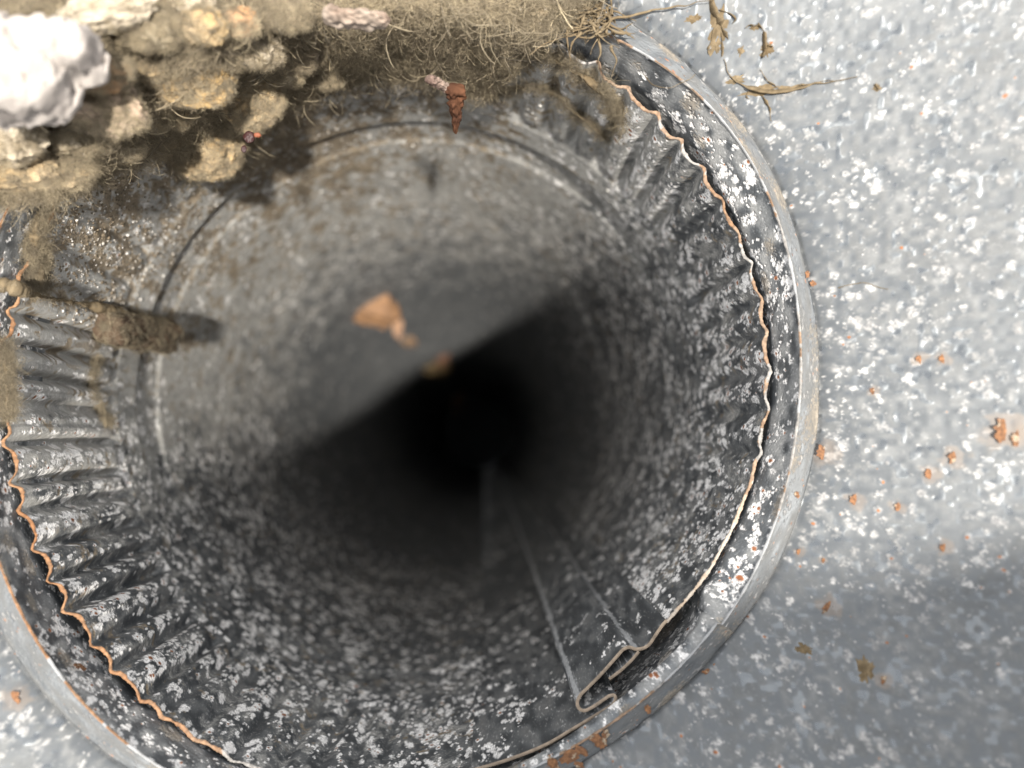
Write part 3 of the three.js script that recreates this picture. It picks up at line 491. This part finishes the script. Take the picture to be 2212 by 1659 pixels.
{
  const A = wallAt(204, 700, 0.0024), B = wallAt(328, 712, 0.0046), g = tag(group('twig_stub', A), 'broken brown twig stub wrapped in lint, sticking out of the left wall', 'twig');
  const w = woody(3.3, A, B, 0.0047, 0.0049, [[0.085, 0.058, 0.038], [0.035, 0.024, 0.018]], { square: 0.13, cap: 26, flat: 0.75, ragged: 0.13 }); mesh('wood', w, stoneMat, g); furred(g, w, 520, 0.9, 5, 0.35); { const R = rng(61), P = w.attributes.position, N = w.attributes.normal, sp = []; for (let i = 0; i < 60; i++) { const j = floor(R() * P.count); sp.push({ p: v3().fromBufferAttribute(P, j), n: v3().fromBufferAttribute(N, j).normalize(), s: 0.5 + 0.5 * R(), f: 0.4, c: hairTone(R, 0.4) }); } scatter('root_hair', tuftGeo(9, 5, 0.009, 0.00005), tuftMat, sp, g, 62); }
}
{
  const A = at(986, 186, 0.004), B = at(984, 286, -0.007), g = tag(group('dried_bud', A), 'small reddish-brown cone-shaped dried bud hanging from the mat at the top', 'bud');
  mesh('scales', woody(9.1, A, B, 0.0019, 0.00035, [[0.1, 0.045, 0.024], [0.024, 0.012, 0.01]], { rings: 5, cap: 30, flat: 0.8, ragged: 0.5 }), stoneMat, g);
  const g2 = tag(group('bark_flake', at(922, 168, 0.006)), 'whitish curled bark flake with red-brown side next to the cone-shaped bud', 'bark flake');
  const w = woody(4.7, at(922, 168, 0.006), at(972, 194, 0.002), 0.0013, 0.0012, [[0.26, 0.21, 0.17], [0.08, 0.04, 0.035]], { flat: 0.6, cap: 12, ragged: 0.4 }); mesh('bark', w, stoneMat, g2);
}
{
  const A = at(695, 34, 0.021), B = at(838, 46, 0.0195), g = tag(group('bark_chip', A), 'pale pinkish-grey bark chip with dark red pits in the fuzz at the top', 'bark chip');
  mesh('bark', woody(12.2, A, B, 0.0026, 0.002, [[0.4, 0.34, 0.28], [0.12, 0.07, 0.05]], { flat: 0.45, cap: 10, ragged: 0.45 }), stoneMat, g);
}
for (const [px, py, rx, ry, y, lab] of [[538, 296, 12, 13, 0.001, 'dark red seed tucked beside the lowest yellow pebble'], [556, 292, 8, 5, 0.0012, 'small orange seed chip right of the dark red seed'], [527, 322, 6, 8, 0.0002, 'tiny red-brown seed hull below the dark red seed']]) {
  const k = mmPx(1, y), g = rock(px, rx * k, rx * k * 0.8, ry * k, 0.15); tag(mesh('seed', paint(g, grain(lab.includes('orange') ? [[0.22, 0.07, 0.03], [0.15, 0.05, 0.03]] : [[0.025, 0.008, 0.007], [0.04, 0.013, 0.01]], px)), new THREE.MeshStandardMaterial({ vertexColors: true, roughness: 0.35 })), lab, 'seed').position.copy(at(px, py, y));
}
// dry leaves far down the lit side
function leaf(px, py, w, h, lift, turn, fold, tones, label) {
  const p = wallAt(px, py, lift), a = atan2(-p.z, p.x), n = v3(-cos(a) * 0.55, 0.83, sin(a) * 0.55).normalize(), dn = v3(-cos(a) * 0.83, -0.55, sin(a) * 0.83).normalize().negate(), side = v3().crossVectors(dn, n), g = [];
  for (const sgn of [1, -1]) g.push(grid(20, 24, (u, v) => { const t = v * 2 - 1, wd = w * 0.5 * pow(max(0, 1 - abs(t) ** 3), 0.5) * (1 + 0.5 * n3(t * 3 + px, 2, 1)), x = u * wd, y = t * h * 0.5, z = (fold * u + 0.25 * u * n3(u * 3, v * 4, px)) * w * 0.5 - 0.12 * h * t * t + sgn * 0.0001; return [x, y, z]; }, (u, v) => [u, v]), grid(20, 24, (u, v) => { const t = v * 2 - 1, wd = w * 0.5 * pow(max(0, 1 - abs(t) ** 3), 0.5) * (1 + 0.5 * n3(t * 3 + px, 7, 1)), x = -u * wd, y = t * h * 0.5, z = (fold * 1.3 * u + 0.25 * u * n3(u * 3, v * 4, px + 5)) * w * 0.5 - 0.12 * h * t * t + sgn * 0.0001; return [x, y, z]; }, (u, v) => [u, v]));
  const geo = mergeGeometries(g), M = new THREE.Matrix4().makeBasis(side.clone().multiplyScalar(cos(turn)).addScaledVector(dn, sin(turn)), side.clone().multiplyScalar(-sin(turn)).addScaledVector(dn, cos(turn)), n); geo.applyMatrix4(M);
  const m = tag(mesh('dry_leaf', paint(geo, grain(tones, px, 300, 0.3)), new THREE.MeshStandardMaterial({ vertexColors: true, roughness: 0.8, side: THREE.DoubleSide })), label, 'dry leaf'); m.position.copy(p);
}
leaf(800, 655, 0.02, 0.028, 0.008, 0.7, -0.5, [[0.19, 0.1, 0.045], [0.13, 0.07, 0.035]], 'curled orange-brown dry leaf part way down the lit wall');
leaf(850, 690, 0.006, 0.019, 0.006, -0.35, -0.4, [[0.3, 0.17, 0.09], [0.2, 0.12, 0.08]], 'narrow brown leaf shred just beyond the orange leaf');
leaf(935, 785, 0.02, 0.034, 0.008, 0.8, -0.4, [[0.14, 0.095, 0.038], [0.11, 0.07, 0.03]], 'small yellowish leaf fragment deeper in the pipe');
leaf(985, 850, 0.02, 0.06, 0.012, -0.5, -0.4, [[0.3, 0.17, 0.1], [0.22, 0.13, 0.09]], 'long dim brown leaf strip deepest in the pipe');

leaf(878, 730, 0.008, 0.016, 0.004, 0.5, -0.6, [[0.12, 0.07, 0.035], [0.08, 0.05, 0.03]], 'small dark brown leaf scrap between the orange leaf and the yellowish one');
leaf(955, 768, 0.01, 0.02, 0.005, -0.6, -0.5, [[0.13, 0.06, 0.03], [0.08, 0.04, 0.025]], 'reddish brown leaf scrap just right of the yellowish fragment');

// --- root strands and mud trails
function strand(pts, rad, seed, flat = 1) {
  const c = new THREE.CatmullRomCurve3(pts, false, 'centripetal'), n = max(10, floor(c.getLength() / 0.0004)), q = c.getPoints(n), R = rng(seed), out = { pos: [], ix: [] };
  for (const p of q) { p.x += 0.00045 * n3(p.x * 400 + seed, p.y * 400, p.z * 400); p.z += 0.00045 * n3(p.x * 400, p.y * 400 + seed, p.z * 400); }
  tube(q, (t) => { const r = rad(t) * (1 + 0.7 * n3(t * n * 0.11, seed, 1) + 0.3 * n3(t * n * 0.4, seed, 5)); return [max(0.00005, r), max(0.00005, r * flat)]; }, 7, out); return toGeo(out);
}
const mudTone = grain([[0.105, 0.075, 0.042], [0.16, 0.125, 0.08]], 2, 1100, 0.5), mud = (g) => paint(g, mudTone);
function trail(pix, r, seed, label, up = 0.0003, cat = 'root strand', name = 'root_strand', extra = []) {
  const geos = [pix, ...extra].map((q, i) => strand(q.map(([x, y]) => atSheet(x, y, up)), (t) => (i ? 0.4 : 1.15) * r(t) * (0.55 + 0.8 * n3(t * 9, seed, i)), seed + i, 0.3));
  return tag(mesh(name, mud(mergeGeometries(geos)), stoneMat), label, cat);
}
trail([[1850, 167], [1770, 179], [1710, 196], [1650, 197], [1600, 182], [1575, 160], [1566, 128]], (t) => 0.0003 + 0.0009 * sm(0.1, 0.4, t) * (1 - sm(0.62, 0.8, t)), 3, 'long thin brown root strand lying across the upper right sheet', 0.0004, 'root strand', 'root_strand', [[[1690, 196], [1660, 175], [1640, 150]], [[1640, 198], [1660, 225], [1668, 262]], [[1700, 193], [1745, 178], [1800, 176]], [[1620, 188], [1612, 210], [1618, 214]]]);
trail([[1530, -20], [1545, 25], [1560, 60], [1572, 85]], (t) => 0.0008 + 0.0009 * sin(t * PI), 5, 'brown mud streak running in from the top edge, left of the torn flake', 0.0003, 'mud streak', 'mud_streak', [[[1545, 60], [1530, 100], [1532, 118]], [[1560, 70], [1562, 100], [1560, 120]], [[1555, 20], [1590, 40], [1584, 50]]]);
trail([[1640, 50], [1652, 75], [1655, 100], [1648, 122]], (t) => 0.0004 + 0.0011 * sm(0.2, 0.6, t), 8, 'small torn brown flake of mud on the upper right sheet', 0.0005, 'mud flake', 'mud_flake', [[[1652, 95], [1668, 101]], [[1640, 52], [1620, 54], [1610, 62]]]);
trail([[1388, 160], [1408, 182], [1440, 190], [1478, 176], [1500, 160]], (t) => 0.00025 + 0.0002 * sin(t * 9), 11, 'thin dark hooked root strand on the collar lip at upper right', 0.0012);
trail([[1892, 182], [1897, 196]], () => 0.0006, 12, 'lone brown speck of mud right of the long root strand', 0.0003, 'mud speck', 'mud_speck');
trail([[1920, 625], [1860, 612], [1810, 622]], () => 0.00016, 14, 'fine dark hair lying on the sheet right of the collar', 0.0002, 'hair', 'stray_hair');
{ // tangle of fine roots over the collar lip at top centre
  const R = rng(77), geos = [];
  for (let k = 0; k < 70; k++) { const cx = 1285 + (R() - 0.5) * 80 * (R() + 0.3), cy = 45 + (R() - 0.5) * 70, a = R() * 2 * PI, L = 15 + R() * 75; const p0 = [cx, cy], p1 = [cx + cos(a) * L * 0.5 + (R() - 0.5) * 20, cy + sin(a) * L * 0.4 + (R() - 0.5) * 14], p2 = [cx + cos(a + R() - 0.5) * L, cy + sin(a + R() - 0.5) * L * 0.8]; const up = 0.0008 + R() * 0.003; geos.push(strand([p0, p1, p2].map(([x, y]) => atSheet(x, y, up)), (t) => (0.0001 + 0.0003 * R()) * (1.1 - t), k, 0.8)); }
  for (const l of [[[1300, 45], [1400, 25], [1480, 12], [1540, 0]], [[1270, 40], [1200, 30], [1130, 30]], [[1290, 60], [1296, 110], [1292, 150]], [[1250, 70], [1180, 95], [1140, 118]], [[1310, 50], [1340, 60], [1365, 50]], [[1320, 100], [1330, 130], [1322, 165]], [[1230, 60], [1225, 100], [1232, 130]]]) geos.push(strand(l.map(([x, y]) => atSheet(x, y, 0.0016)), (t) => 0.0003 * (1.2 - t), l[1][0], 0.8));
  tag(mesh('root_tangle', mud(mergeGeometries(geos)), stoneMat), 'tangle of fine brown roots over the collar lip at top centre', 'root tangle');
}
{ // the lint cord that ties the twig stub to the left rim
  const pts = [at(-20, 612, 0.0095), at(30, 620, 0.008), at(60, 632, 0.003), wallAt(120, 645, 0.0012), wallAt(180, 655, 0.0018), wallAt(232, 668, 0.003)];
  const geo = strand(pts, (t) => 0.0009 + 0.0006 * sin(t * 8), 21, 0.8), g = tag(group('fibre_strand'), 'fuzzy brown cord running from the left rim to the twig stub', 'fibre strand');
  mesh('cord', mud(geo), stoneMat, g); furred(g, geo, 200, 0.4, 33, 0.3);
}
// clods of lint in the crimps, each along its own line
function clod(pix, where, width, n, label, seed) {
  const R = rng(seed), g = tag(group('lint_clod'), label, 'lint clod'), c = new THREE.CatmullRomCurve3(pix.map(([x, y]) => v3(x, y, 0))), spots = [[], [], []];
  for (let i = 0; i < n * 2.2; i++) { const q = c.getPoint(R()), x = q.x + (R() - 0.5) * width * (0.5 + R()), y = q.y + (R() - 0.5) * width * (0.5 + R()), p = where(x, y); spots[floor(R() * 3)].push({ p, n: v3(R() - 0.5, 0.4 + R(), R() - 0.5).normalize(), s: 0.45 + 0.6 * R(), c: hairTone(R, 0.3) }); }
  const base = strand(pix.map(([x, y]) => where(x, y)), (t) => width * 0.03e-3 * (0.75 + 0.3 * sin(t * 14 + seed)) * sqrt(max(0, sin(t * PI))) + 0.0001, seed, 0.7); mesh('core', mud(base), stoneMat, g);
  spots.forEach((s, i) => s.length && scatter('lint_fibre', TUFTS[i], tuftMat, s, g, seed + i));
}
clod([[1130, 108], [1200, 122], [1250, 150], [1300, 185], [1335, 230], [1330, 280]], (x, y) => { const p = wallAt(x, y, 0.0008); return p; }, 34, 170, 'brown lint lining the crimped rim at top right of the mat', 51);
clod([[1060, 205], [1130, 185], [1190, 190], [1240, 235], [1280, 265], [1315, 300]], (x, y) => wallAt(x, y, 0.0006), 16, 110, 'thin drape of lint on the wall inside the upper right crimps', 52);
clod([[60, 440], [48, 500], [55, 560], [62, 625]], (x, y) => wallAt(x + 20, y, 0.0008), 40, 170, 'brown lint on the left rim between the mat and the cord', 53);
clod([[10, 740], [14, 800], [16, 850], [14, 905]], (x, y) => at(x, y, 0.002), 26, 120, 'patch of brown lint on the left rim below the cord', 54);
clod([[205, 770], [195, 830], [215, 890], [232, 915]], (x, y) => wallAt(x, y, 0.0006), 14, 60, 'wisp of lint hanging under the twig stub', 55);

// --- loose grit: crumbs of soil and pale sand on the upper wall and the mat
{
  const tint = (c, q) => c.map((v) => v * q), R = rng(5), spots = [], geo = new THREE.IcosahedronGeometry(0.00028, 1), p = geo.attributes.position; for (let i = 0; i < p.count; i++) { const k = 1 + 0.35 * n3(p.getX(i) * 9000, p.getY(i) * 9000, p.getZ(i) * 9000); p.setXYZ(i, p.getX(i) * k, p.getY(i) * k, p.getZ(i) * k); } geo.computeVertexNormals();
  for (let k = 0; k < 22000 && spots.length < 5200; k++) {
    const px = 60 + R() * 1280, py = 150 + R() * 560, a = azOf(wallAt(px, py)) * 180 / PI; const q = wallAt(px, py, 0.0001), d = -q.y; if (d > 0.16 || d < 0.001) continue;
    const m = sm(58, 80, a) * (1 - sm(150, 182, a)) * (1 - 0.8 * sm(0.03, 0.13, d)) + 0.5 * vn(px / 60, py / 60, big, big, 90); if (R() > m) continue;
    const t = R(), c = t < 0.62 ? tint([0.13, 0.1, 0.065], 0.5 + R()) : t < 0.9 ? tint([0.34, 0.31, 0.27], 0.7 + 0.6 * R()) : [0.55, 0.52, 0.48];
    spots.push({ p: q, n: v3(-cos(a * PI / 180), 0.2, sin(a * PI / 180)).normalize(), s: 0.4 + 1.5 * R() * R() * R() + 0.3 * R(), f: 0.6, c });
  }
  for (let k = 0; k < 1500; k++) { const px = -80 + R() * 1400, py = -100 + R() * 540, m = matTop(px, py); if (m.sd < 3) continue; const t = R(), c = t < 0.5 ? [0.12, 0.09, 0.06] : t < 0.85 ? [0.38, 0.33, 0.27] : [0.6, 0.57, 0.52]; spots.push({ p: at(px, py, m.h + 0.0002), n: v3(0, 1, 0), s: 0.4 + 1.3 * R() * R(), f: 0.8, c }); }
  const m = scatter('loose_grit', geo, new THREE.MeshStandardMaterial({ roughness: 0.85 }), spots, scene, 9); tag(m, 'loose crumbs of soil and pale sand scattered over the upper wall and mat', 'grit', null, 'stuff');
}

// ------------------------------------------------------------------ an added board, unseen behind the camera, put in to shade the lower right
{
  const yb = 0.36, e0 = v3(0.043 + 0.115 * yb, yb, 0.05 + 0.19 * yb), e1 = v3(0.126 + 0.115 * yb, yb, 0.018 + 0.19 * yb), dir = e1.clone().sub(e0).normalize(), out = v3(-dir.z, 0, dir.x);
  if (out.z < 0) out.negate();
  const g = new THREE.BoxGeometry(0.9, 0.03, 0.5, 1, 1, 1), b = tag(mesh('shade_board', g, new THREE.MeshStandardMaterial({ color: 0x8a7d6c, roughness: 0.8 })), 'added unseen board overhead that shades the lower right sheet', 'board');
  b.position.copy(e0.clone().add(e1).multiplyScalar(0.5).addScaledVector(out, 0.25)); b.rotation.y = atan2(-dir.z, dir.x);
}

// ------------------------------------------------------------------ rust blisters
const rustMat = new THREE.MeshStandardMaterial({ vertexColors: true, roughness: 0.9 });
function blister(parent, p, n, rx, ry, turn, hgt, seed) {
  const g = grid(40, 12, (u, v) => { const a = u * 2 * PI, k = v * (1 + 0.5 * n3(cos(a) * 1.6 + seed, sin(a) * 1.6, 2) + 0.3 * n3(cos(a) * 5 + seed, sin(a) * 5, 2)); const x = cos(a) * k * rx, z = sin(a) * k * ry; return [x, hgt * (1 - v * v) * (1 + 0.5 * n3(x * 2500, seed, z * 2500)) - 0.00004 * v, z]; }, (u, v) => [u, v]);
  g.rotateY(turn); g.applyQuaternion(new THREE.Quaternion().setFromUnitVectors(v3(0, 1, 0), n)); g.translate(p.x, p.y, p.z);
  paint(g, (x, y, z) => { const t = fbm3(x * 700 + seed, y * 700, z * 700, 3), q = 0.8 + 0.5 * n3(x * 2400, y * 2400, z * 2400); return t > 0.42 ? [0.3 * q, 0.23 * q, 0.16 * q] : [lerp(0.17, 0.09, t) * q, lerp(0.078, 0.04, t) * q, lerp(0.034, 0.02, t) * q]; });
  mesh('rust_blister', g, rustMat, parent);
}
const sheet = scene.children.find((o) => o.name === 'galvanized_sheet');
for (const [x, y, rx, ry] of RUST) blister(sheet, atSheet(x, y, 0.00005), v3(0, 1, 0), mmPx(rx, 0.01), mmPx(ry, 0.01), x, 0.00005, x * 0.7);
for (const [x, y, rx, ry] of [[1292, 1600, 12, 20], [1232, 1634, 26, 12], [1196, 1650, 20, 10], [1308, 1586, 9, 8], [1256, 1622, 16, 7], [1400, 1532, 10, 6], [1530, 1452, 13, 7], [1548, 1440, 8, 7], [1757, 612, 7, 6], [1745, 592, 8, 5], [1722, 1069, 5, 7], [1250, 1652, 12, 6]]) { const p = at(x, y, 0.006), a = azOf(p), q = at(x, y, HC(a) + 0.00085); blister(collar, q, v3(0, 1, 0), mmPx(rx, 0.005), mmPx(ry, 0.005), x, 0.00008, x * 0.9); }
for (const [x, y, rx, ry] of [[1552, 52, 16, 34], [1545, 100, 12, 14], [1640, 196, 34, 9], [1700, 192, 30, 6], [1656, 108, 11, 14], [1590, 172, 18, 8], [1500, 40, 14, 8], [1420, 110, 16, 7], [1630, 60, 10, 5], [1600, 110, 6, 9], [1895, 190, 7, 6], [1870, 1450, 14, 22], [1735, 1400, 16, 9]]) {
  const p = atSheet(x, y, 0.00004), g = grid(48, 8, (u, v) => { const a = u * 2 * PI, k = v * (1 + 0.75 * n3(cos(a) * 1.5 + x, sin(a) * 1.5, 2) + 0.5 * n3(cos(a) * 5 + x, sin(a) * 5, 2)), X = p.x + cos(a) * k * mmPx(rx, 0.01), Z = p.z + sin(a) * k * mmPx(ry, 0.01); return [X, sheetY(X, Z) + 0.00003 + 0.00022 * (1 - v) * (1 + n3(X * 3000, 1, Z * 3000)), Z]; }, (u, v) => [u, v]);
  mesh('mud_smudge', mud(g), stoneMat, sheet);
}
function collarAt(px, py) { const d = ray(px, py); let lo = 0.1, hi = 0.25; for (let k = 0; k < 40; k++) { const t = (lo + hi) / 2, x = CAM.x + d.x * t, z = CAM.z + d.z * t, a = atan2(-z, x); if (hypot(x, z) > edgeR(a) + lap(a)) hi = t; else lo = t; } const p = CAM.clone().addScaledVector(d, lo), a = atan2(-p.z, p.x); return { p, n: v3(-cos(a), 0, sin(a)) }; }
for (const [x, y, w, h, up] of [[1525, 1336, 3.4, 1.9, 1], [172, 1440, 2.6, 1.5, 1], [1664, 574, 0.7, 2.4, 1], [1640, 684, 0.5, 1.2, 1], [1690, 590, 0.6, 1.2, 1]]) { const c = collarAt(x, y); blister(collar, c.p, c.n, w * 0.0011, h * 0.0011, 0, 0.0002, x * 0.3); }

renderer.render(scene, camera);
